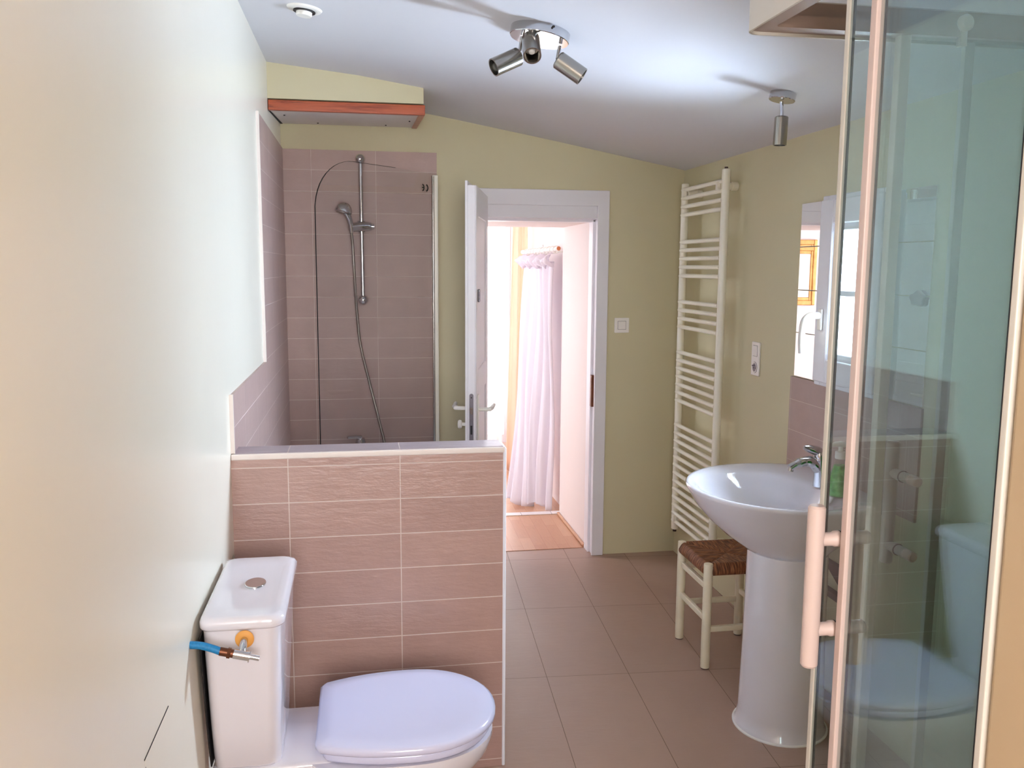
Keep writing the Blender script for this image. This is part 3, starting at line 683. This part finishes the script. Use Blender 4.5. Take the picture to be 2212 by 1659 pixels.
for y, z in ((4.33, 1.98), (3.90, 1.98), (4.33, .27), (3.90, .27)):
    m = MB(); m.cyl((XRAD-.005, y, z), (XR-.001, y, z), .017); m.cyl((XR-.03, y, z), (XR-.001, y, z), .020); m.box((XRAD-.03, y-.010, z-.018), (XRAD-.012, y+.010, z+.018)); m.build('wall_bracket', 'enamel', rad, bevel=.002)

# ------------------------------------------------------------------ switches
sw = thing('light_switch', 'white square light switch on the far wall right of the door', 'switch', (1.392, YF, 1.29))
MB().box((1.352, YF-.009, 1.25), (1.434, YF, 1.332)).build('cover_frame', 'cover', sw, bevel=.003)
MB().box((1.3695, YF-.0096, 1.2685), (1.4165, YF-.0085, 1.3145)).build('rocker_groove', 'lockplate', sw)
MB().box((1.371, YF-.013, 1.270), (1.415, YF-.008, 1.313)).build('rocker', 'cover', sw, bevel=.002)
sk = thing('switch_socket', 'white switch and socket pair on the right wall beside the radiator', 'socket', (XR, 3.62, 1.2))
MB().box((XR-.009, 3.584, 1.128), (XR, 3.660, 1.278)).build('cover_frame', 'cover', sk, bevel=.003)
MB().box((XR-.0096, 3.6005, 1.2145), (XR-.0085, 3.6435, 1.2635)).build('rocker_groove', 'lockplate', sk)
MB().box((XR-.013, 3.602, 1.216), (XR-.008, 3.642, 1.262)).build('rocker', 'cover', sk, bevel=.002)
MB().lathe((XR-.0085, 3.622, 1.165), (-1, 0, 0), [(0, .0255), (.0012, .0255), (.0012, .0)], 32).build('socket_groove', 'lockplate', sk)
MB().lathe((XR-.0085, 3.622, 1.165), (-1, 0, 0), [(0, .024), (.003, .024), (.003, .019), (-.001, .018)], 28).build('socket_well', 'cover', sk)
MB().cyl((XR-.008, 3.622, 1.174), (XR-.022, 3.622, 1.174), .0025).build('earth_pin', 'lockplate', sk)
m = MB(); [m.cyl((XR-.008, y, 1.162), (XR-.0098, y, 1.162), .003) for y in (3.613, 3.631)]; m.build('socket_hole', 'black', sk)

# ------------------------------------------------------------------ washbasin
wb = thing('washbasin', 'white oval pedestal washbasin under the window', 'washbasin', (1.45, 2.85, 0))
CX, CY = 1.50, 2.855
def ering(cx, cy, sx, sy, z, n=64, p=2.0, clip=1.728, dz=0):
    out = []
    for i in range(n):
        a = 2*PI*i/n; c, s = math.cos(a), math.sin(a)
        x = cx+sx*(abs(c)**(2/p))*(1 if c >= 0 else -1); y = cy+sy*(abs(s)**(2/p))*(1 if s >= 0 else -1)
        out.append((min(x, clip), y, z + dz*(x-cx)/sx))
    return out
m = MB()
m.loft([ering(1.46, CY-.10, .13, .13, .61), ering(1.462, CY-.09, .150, .15, .632), ering(1.468, CY-.05, .21, .215, .668), ering(1.482, CY-.02, .272, .28, .714), ering(1.495, CY, .323, .33, .762), ering(1.50, CY, .345, .348, .795), ering(1.50, CY, .357, .357, .815), ering(1.50, CY, .359, .359, .823), ering(1.50, CY, .354, .354, .829), ering(1.50, CY, .344, .344, .829),
        ering(1.405, CY, .228, .285, .822), ering(1.405, CY, .215, .272, .806), ering(1.41, CY, .190, .24, .765), ering(1.43, CY, .14, .18, .725), ering(1.45, CY, .07, .08, .700), ering(1.45, CY, .03, .03, .695)])
bas = m.build('basin', 'ceramic', wb, ang=80)
m = MB(); PX, PY = 1.436, 2.705
m.loft([ering(PX, PY, .157, .157, .0), ering(PX, PY, .157, .157, .008), ering(PX, PY, .150, .150, .016), ering(PX+.002, PY+.002, .146, .146, .06), ering(PX+.010, PY+.018, .140, .140, .30), ering(PX+.018, PY+.035, .137, .137, .628)])
m.build('pedestal', 'ceramic', wb, ang=80)
m = MB(); m.loft([ering(PX, PY, .163, .163, .0), ering(PX, PY, .163, .163, .004), ering(PX, PY, .157, .157, .006)]); m.build('sealant_bead', 'acryl', wb)
MB().lathe((1.605, CY-.115, .765), (-1, 0, .45), [(0, .004), (.006, .011), (.008, .0125), (.010, .011)], 20, cap0=True).build('overflow_ring', 'ceramic', bas)
MB().cyl((1.597, CY-.115, .768), (1.594, CY-.115, .7695), .009).build('overflow_hole', 'black', bas)['label'] = 'dark overflow hole'
MB().lathe((1.45, CY, .694), (0, 0, 1), [(0, .028), (.006, .027), (.006, .0)]).build('drain', 'chrome', bas)
bt = thing('basin_mixer', 'chrome single-lever mixer tap on the washbasin', 'tap', (1.625, 2.85, .826))
m = MB(); m.lathe((1.63, 2.85, .822), (-.08, 0, 1), [(0, .029), (.008, .028), (.04, .024), (.085, .025), (.10, .027)]); m.build('body', 'chrome', bt)
MB().tube(spline([(1.622, 2.85, .88), (1.60, 2.85, .905), (1.57, 2.85, .915), (1.53, 2.85, .905), (1.505, 2.85, .892)], 5), [.022]*5+[.020]*5+[.018]*5+[.014]*5+[.014], 20).build('spout', 'chrome', bt)
MB().cyl((1.512, 2.85, .895), (1.508, 2.85, .880), .0105).build('aerator', 'satin', bt)
m = MB(); m.lathe((1.622, 2.85, .922), (-.12, 0, 1), [(0, .022), (.018, .023), (.028, .018), (.03, 0)]); m.tube([(1.618, 2.85, .945), (1.60, 2.85, .953), (1.572, 2.85, .962), (1.556, 2.85, .965)], [.018, .017, .014, .007], 14); m.build('lever', 'chrome', bt)
sp = thing('soap_dispenser', 'clear pump bottle of green liquid soap on the basin', 'soap bottle', (1.60, 2.68, .829))
bx, by, bz = 1.60, 2.68, .830
K = 1.22
m = MB(); m.lathe((bx, by, bz), (0, 0, 1), [(0, .030*K), (.004, .034*K), (.02, .035*K), (.045, .033*K), (.09, .022*K), (.118, .015*K), (.13, .0125*K), (.136, .0125*K)], 32); m.build('bottle', 'glass', sp)
m = MB(); m.lathe((bx, by, bz+.002), (0, 0, 1), [(0, .028*K), (.003, .0325*K), (.018, .0335*K), (.043, .0315*K), (.088, .0205*K), (.105, .0165*K)], 32); m.build('liquid_soap', 'liquid', sp)['label'] = 'green liquid soap'
m = MB(); m.lathe((bx, by, bz+.130), (0, 0, 1), [(0, .0165), (.002, .018), (.024, .018), (.026, .013), (.026, .008), (.045, .008)], 28); m.build('pump_collar', 'plastic', sp)
m = MB(); m.tube([(bx+.014, by-.003, bz+.178), (bx, by, bz+.181), (bx-.020, by+.004, bz+.180), (bx-.042, by+.008, bz+.173)], [.009, .0105, .008, .0045], 14); m.build('pump_nozzle', 'plastic', sp)
# dark fitting beside the pedestal
db = thing('pipe_bracket', 'dark angular pipe bracket on the wall behind the pedestal', 'bracket', (XR, 2.92, .45))
m = MB(); m.prism([(XR-.001, 2.955, .515), (XR-.001, 2.80, .515), (XR-.001, 2.80, .43)], (-.02, 0, 0)); m.build('wedge', 'darkcap', db)
MB().box((XR-.03, 2.78, .385), (XR-.001, 2.955, .41)).build('bar', 'darkcap', db, bevel=.002)

# ------------------------------------------------------------------ rush stool
st = thing('rush_stool', 'small cream wooden stool with woven rush seat behind the pedestal', 'stool', (1.475, 3.30, 0))
lx, ly, lz = .135, .145, .435
for sx in (-1, 1):
    for sy in (-1, 1):
        MB().lathe((1.475+sx*lx, 3.30+sy*ly, .004), (0, 0, 1), [(0, .0175), (.003, .0185), (lz-.008, .0185), (lz-.002, .017), (lz, .012)], 24).build('leg', 'stoolwood', st)
        MB().cyl((1.475+sx*lx, 3.30+sy*ly, 0), (1.475+sx*lx, 3.30+sy*ly, .004), .0165).build('foot_pad', 'darkcap', st)
for sy, z in ((-1, .165), (1, .165), (1, .33)):
    MB().box((1.475-lx, 3.30+sy*ly-.009, z-.012), (1.475+lx, 3.30+sy*ly+.009, z+.012)).build('stretcher', 'stoolwood', st, bevel=.004)
for sx, z in ((-1, .205), (1, .205), (-1, .34), (1, .34)):
    MB().box((1.475+sx*lx-.009, 3.30-ly, z-.012), (1.475+sx*lx+.009, 3.30+ly, z+.012)).build('stretcher', 'stoolwood', st, bevel=.004)
m = MB(); N = 110; A, B = lx+.016, ly+.016; grid = []
def seat_pt(i, j, side):
    u, v = 2*i/N-1, 2*j/N-1
    x, y = u*A, v*B; au, av = abs(u), abs(v)
    # notches for the posts
    k = max(0, au-.80)/.20*max(0, av-.80)/.20
    d = max(au, av); edge = max(0, (d-.86)/.14)
    z = .010*d**1.5 - .020*edge**2
    strand = (y if au > av else x)
    z += .0022*abs(math.sin(strand*PI/.0062))*(1-edge*.3)
    z -= .006*math.exp(-((au-av)/.05)**2)*(.4+.6*d) * (1 if d < .85 else .3)
    if side < 0: z = -z-.022
    if k > 0: x *= 1-.12*min(1, k*3); y *= 1-.12*min(1, k*3)
    return (x, y, z)
V = [[m.bm.verts.new(seat_pt(i, j, 1)) for j in range(N+1)] for i in range(N+1)]
for i in range(N):
    for j in range(N): m.bm.faces.new((V[i][j], V[i+1][j], V[i+1][j+1], V[i][j+1]))
N2 = N
loop = [V[i][0] for i in range(N)] + [V[N][j] for j in range(N)] + [V[i][N] for i in range(N, 0, -1)] + [V[0][j] for j in range(N, 0, -1)]
prev = loop
for dz, sc in ((-.008, 1.02), (-.018, 1.02), (-.026, .99), (-.030, .93)):
    nl = [m.bm.verts.new((v.co.x*sc*(1.0+.006*(q % 2)), v.co.y*sc*(1.0+.006*(q % 2)), -.010+dz)) for q, v in enumerate(loop)]
    for q in range(len(nl)): m.bm.faces.new((prev[q], prev[(q+1) % len(nl)], nl[(q+1) % len(nl)], nl[q]))
    prev = nl
m.bm.faces.new(prev[::-1])
o = m.build('woven_seat', 'rush', None, ang=180); o.parent = st; o.location = Vector((0, 0, .428)); o['label'] = 'brown woven rush seat'

# ------------------------------------------------------------------ ceiling lights and vent
slope = (cz(1.0)-cz(.0))/1.0
def cnorm(x): s = (cz(x+.05)-cz(x-.05))/.1; return Vector((s, 0, -1)).normalized()   # pointing down into the room
LX, LY = .565, 2.795
cn = cnorm(LX); LO = Vector((LX, LY, cz(LX)))
l1 = thing('spotlight_cluster', 'round chrome ceiling light with three swivelling spots', 'ceiling light', tuple(LO))
MB().lathe(LO-cn*.004, cn, [(0, .092), (.003, .094), (.030, .094), (.032, .092), (.032, .0)], 56, cap1=False).build('ceiling_plate', 'chrome', l1)
def spot(parent, root, elbow, tip, r=.027, end_open=.9):
    root, elbow, tip = map(Vector, (root, elbow, tip)); d = (tip-elbow).normalized()
    MB().tube([root, elbow+ (root-elbow)*.02], .0062, 12).build('arm', 'chrome', parent)
    m = MB(); L_ = (tip-elbow).length
    m.lathe(elbow, d, [(0, 0), (0, r*.86), (.004, r), (L_, r), (L_, r*.86), (L_*.55, r*.82), (L_*.5, r*.3), (L_*.5, 0)], 36, cap0=False, cap1=False)
    hd = m.build('spot_head', 'satin', parent)
    m = MB(); m.lathe(elbow+d*L_*.5, d, [(0, .010), (L_*.2, .014), (L_*.28, .009), (L_*.3, 0)], 20); m.build('bulb', 'plastic', hd)
spot(l1, (.507, 2.80, 2.315), (.495, 2.785, 2.254), (.412, 2.765, 2.212), .028)
spot(l1, (.525, 2.75, 2.325), (.524, 2.748, 2.300), (.517, 2.680, 2.232), .0275)
spot(l1, (.628, 2.80, 2.292), (.618, 2.785, 2.250), (.694, 2.765, 2.196), .028)
m = MB(); m.cyl(LO+Vector((.02, -.090, -.010)), LO+Vector((.021, -.098, -.012)), .0035); m.build('fixing_screw', 'dark', l1)
L2X, L2Y = 1.405, 2.83; cn2 = cnorm(L2X); LO2 = Vector((L2X, L2Y, cz(L2X)))
l2 = thing('single_spotlight', 'small chrome ceiling spotlight pointing straight down near the right wall', 'ceiling light', tuple(LO2))
MB().lathe(LO2-cn2*.006, cn2, [(0, .042), (.003, .0435), (.028, .0435), (.030, .042), (.030, 0)], 40, cap1=False).build('ceiling_plate', 'chrome', l2)
MB().tube([LO2+cn2*.028, (1.402, 2.826, 2.120), (1.400, 2.824, 2.104)], .006, 12).build('arm', 'chrome', l2)
m = MB(); m.lathe((1.400, 2.824, 2.108), (-.03, 0, -1), [(0, 0), (0, .020), (.003, .0225), (.094, .0225), (.094, .019), (.05, .018), (.05, 0)], 36, cap0=False, cap1=False); h2 = m.build('spot_head', 'satin', l2)
m = MB(); m.lathe((1.399, 2.824, 2.055), (0, 0, -1), [(0, .010), (.018, .012), (.026, 0)], 20); m.build('bulb', 'plastic', h2)
VX, VY = -.172, 3.085; cnv = cnorm(VX); VO = Vector((VX, VY, cz(VX)))
vt = thing('ceiling_vent', 'round white extractor vent in the ceiling at the upper left', 'vent', tuple(VO))
MB().lathe(VO-cnv*.003, cnv, [(0, .056), (.003, .058), (.008, .054), (.012, .040), (.010, .034)], 48, cap1=False).build('outer_ring', 'plastic', vt)
MB().lathe(VO, cnv, [(.0, .036), (.0115, .036), (.0117, 0)], 40, cap1=False).build('dark_slot', 'black', vt)
MB().lathe(VO+cnv*.004, cnv, [(0, .026), (.016, .026), (.020, .024), (.021, 0)], 40, cap1=False).build('disc_valve', 'plastic', vt)

# ------------------------------------------------------------------ shower enclosure
SX, SY, YW = .785, 1.73, .945
se = thing('shower_enclosure', 'corner shower cabin with green tinted glass and sliding doors', 'shower', (1.25, 1.34, 0))
trm = MB(); trm.loft([rrect(SX-.02, XR-.002, .94, SY+.02, .02, .0), rrect(SX-.02, XR-.002, .94, SY+.02, .02, .115), rrect(SX-.012, XR-.008, .95, SY+.012, .02, .125), rrect(SX+.05, XR-.06, 1.0, SY-.05, .05, .125), rrect(SX+.07, XR-.08, 1.03, SY-.07, .05, .09)])
trm.build('shower_tray', 'acryl', se, ang=50)
# header rails (rounded outer corner)
def railpath(x, y, r):   # outline from the near end along Y, round the corner, then along X
    pts = [(x, YW, 0)]
    for i in range(9): a = PI-PI/2*i/8; pts.append((x+r+r*math.cos(a), y-r+r*math.sin(a), 0))
    pts.append((XR-.001, y, 0)); return pts
def raildrop(o1, o2, z0, z1, name, mat):
    m = MB(); m.loft([[(a[0], a[1], z0), (a[0], a[1], z1), (b[0], b[1], z1), (b[0], b[1], z0)] for a, b in zip(o1, o2)]); return m.build(name, mat, se, ang=50)
raildrop(railpath(SX-.012, SY+.012, .03), railpath(SX-.007, SY+.007, .026), 2.072, 2.142, 'header_fascia', 'profile')
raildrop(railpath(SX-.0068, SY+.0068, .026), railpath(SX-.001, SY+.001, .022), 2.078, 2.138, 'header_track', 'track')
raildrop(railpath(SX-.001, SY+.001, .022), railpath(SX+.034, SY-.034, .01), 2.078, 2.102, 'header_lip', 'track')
m = MB(); m.box((SX+.034, SY-.055, 2.100), (SX+.066, SY-.0, 2.124)); m.build('track_end_stop', 'profile', se, bevel=.002)
MB().cyl((SX+.050, SY-.057, 2.112), (SX+.050, SY-.054, 2.112), .006).build('stop_screw', 'black', se)
# bottom rails
m = MB(); m.box((SX-.012, YW, .124), (SX+.03, SY, .15)); m.box((SX+.03, SY-.03, .124), (XR-.001, SY+.012, .15)); m.build('bottom_rail', 'profile', se, bevel=.003)
# fixed side pane
MB().box((SX-.003, YW+.004, .15), (SX+.002, 1.270, 2.08)).build('fixed_side_pane', 'showerglass', se, smooth=False)
m = MB(); m.box((SX-.010, 1.268, .15), (SX+.005, 1.285, 2.076)); m.build('fixed_side_profile', 'handle', se, bevel=.002)
MB().box((SX+.0035, 1.2665, .15), (SX+.0068, 1.273, 2.076)).build('fixed_side_seal', 'darkcap', se)
m = MB(); m.box((SX-.006, YW-.009, .126), (SX+.014, YW+.003, 2.076)); m.build('wall_profile', 'profile', se, bevel=.002)
MB().box((SX-.0055, YW+.003, .15), (SX+.002, YW+.0048, 2.076)).build('wall_profile_seal', 'black', se)
# sliding side door
MB().box((SX+.0110, .975, .155), (SX+.0150, 1.378, 2.085)).build('sliding_side_pane', 'showerglass', se, smooth=False)
m = MB(); m.box((SX+.009, 1.377, .15), (SX+.018, 1.390, 2.09)); dp = m.build('sliding_side_profile', 'profile', se, bevel=.002)
MB().box((SX+.0150, 1.3745, .15), (SX+.0185, 1.3772, 2.09)).build('magnetic_seal', 'black', dp)
# fixed and sliding far panes
MB().box((1.265, SY-.001, .15), (XR-.01, SY+.004, 2.08)).build('fixed_far_pane', 'showerglass', se, smooth=False)
MB().box((1.262, SY-.006, .15), (1.285, SY+.008, 2.076)).build('fixed_far_profile', 'profile', se, bevel=.002)
MB().box((XR-.018, SY-.014, .126), (XR-.001, SY+.012, 2.076)).build('wall_profile', 'profile', se, bevel=.002)
MB().box((1.115, SY-.022, .155), (1.52, SY-.017, 2.085)).build('sliding_far_pane', 'showerglass', se, smooth=False)
m = MB(); m.box((1.098, SY-.028, .15), (1.122, SY-.006, 2.10)); dq = m.build('sliding_far_profile', 'profile', se, bevel=.002)
for x in (1.235, 1.45):
    m = MB(); m.lathe((x, SY-.048, 2.105), (0, 1, 0), [(0, .012), (.006, .017), (.014, .017), (.02, .012)], 24); m.box((x-.008, SY-.036, 2.06), (x+.008, SY-.022, 2.10)); m.build('roller', 'plastic', se, bevel=.001)
def cabin_handle(cx, cy, z0, z1, dx, dy, r, depth_in, zc):
    """tube outside the pane, two stand-offs through it; (dx,dy) points inwards"""
    m = MB(); m.lathe((cx, cy, z0), (0, 0, 1), [(0, r*.8), (.004, r), (z1-z0-.004, r), (z1-z0, r*.8)], 28)
    h_ = m.build('door_handle', 'handle', se)
    for z in zc:
        m = MB(); L_ = depth_in; m.lathe((cx, cy, z), (dx, dy, 0), [(0, .0115), (.03, .0115), (.034, .0135), (.042, .0135), (.042, .0115), (L_-.003, .0115), (L_, .009)], 24)
        m.build('standoff', 'handle', h_)
        e = Vector((cx, cy, z))+Vector((dx, dy, 0))*.0425
        MB().lathe(e, (dx, dy, 0), [(0, .0137), (.0015, .0137)], 24).build('rubber_washer', 'black', h_)
cabin_handle(.742, 1.305, .928, 1.210, 1, 0, .0145, .098, (1.151, .993))
cabin_handle(1.192, 1.78, .925, 1.212, 0, -1, .0145, .100, (1.139, .969))
# wall faces inside the shower are the painted room walls
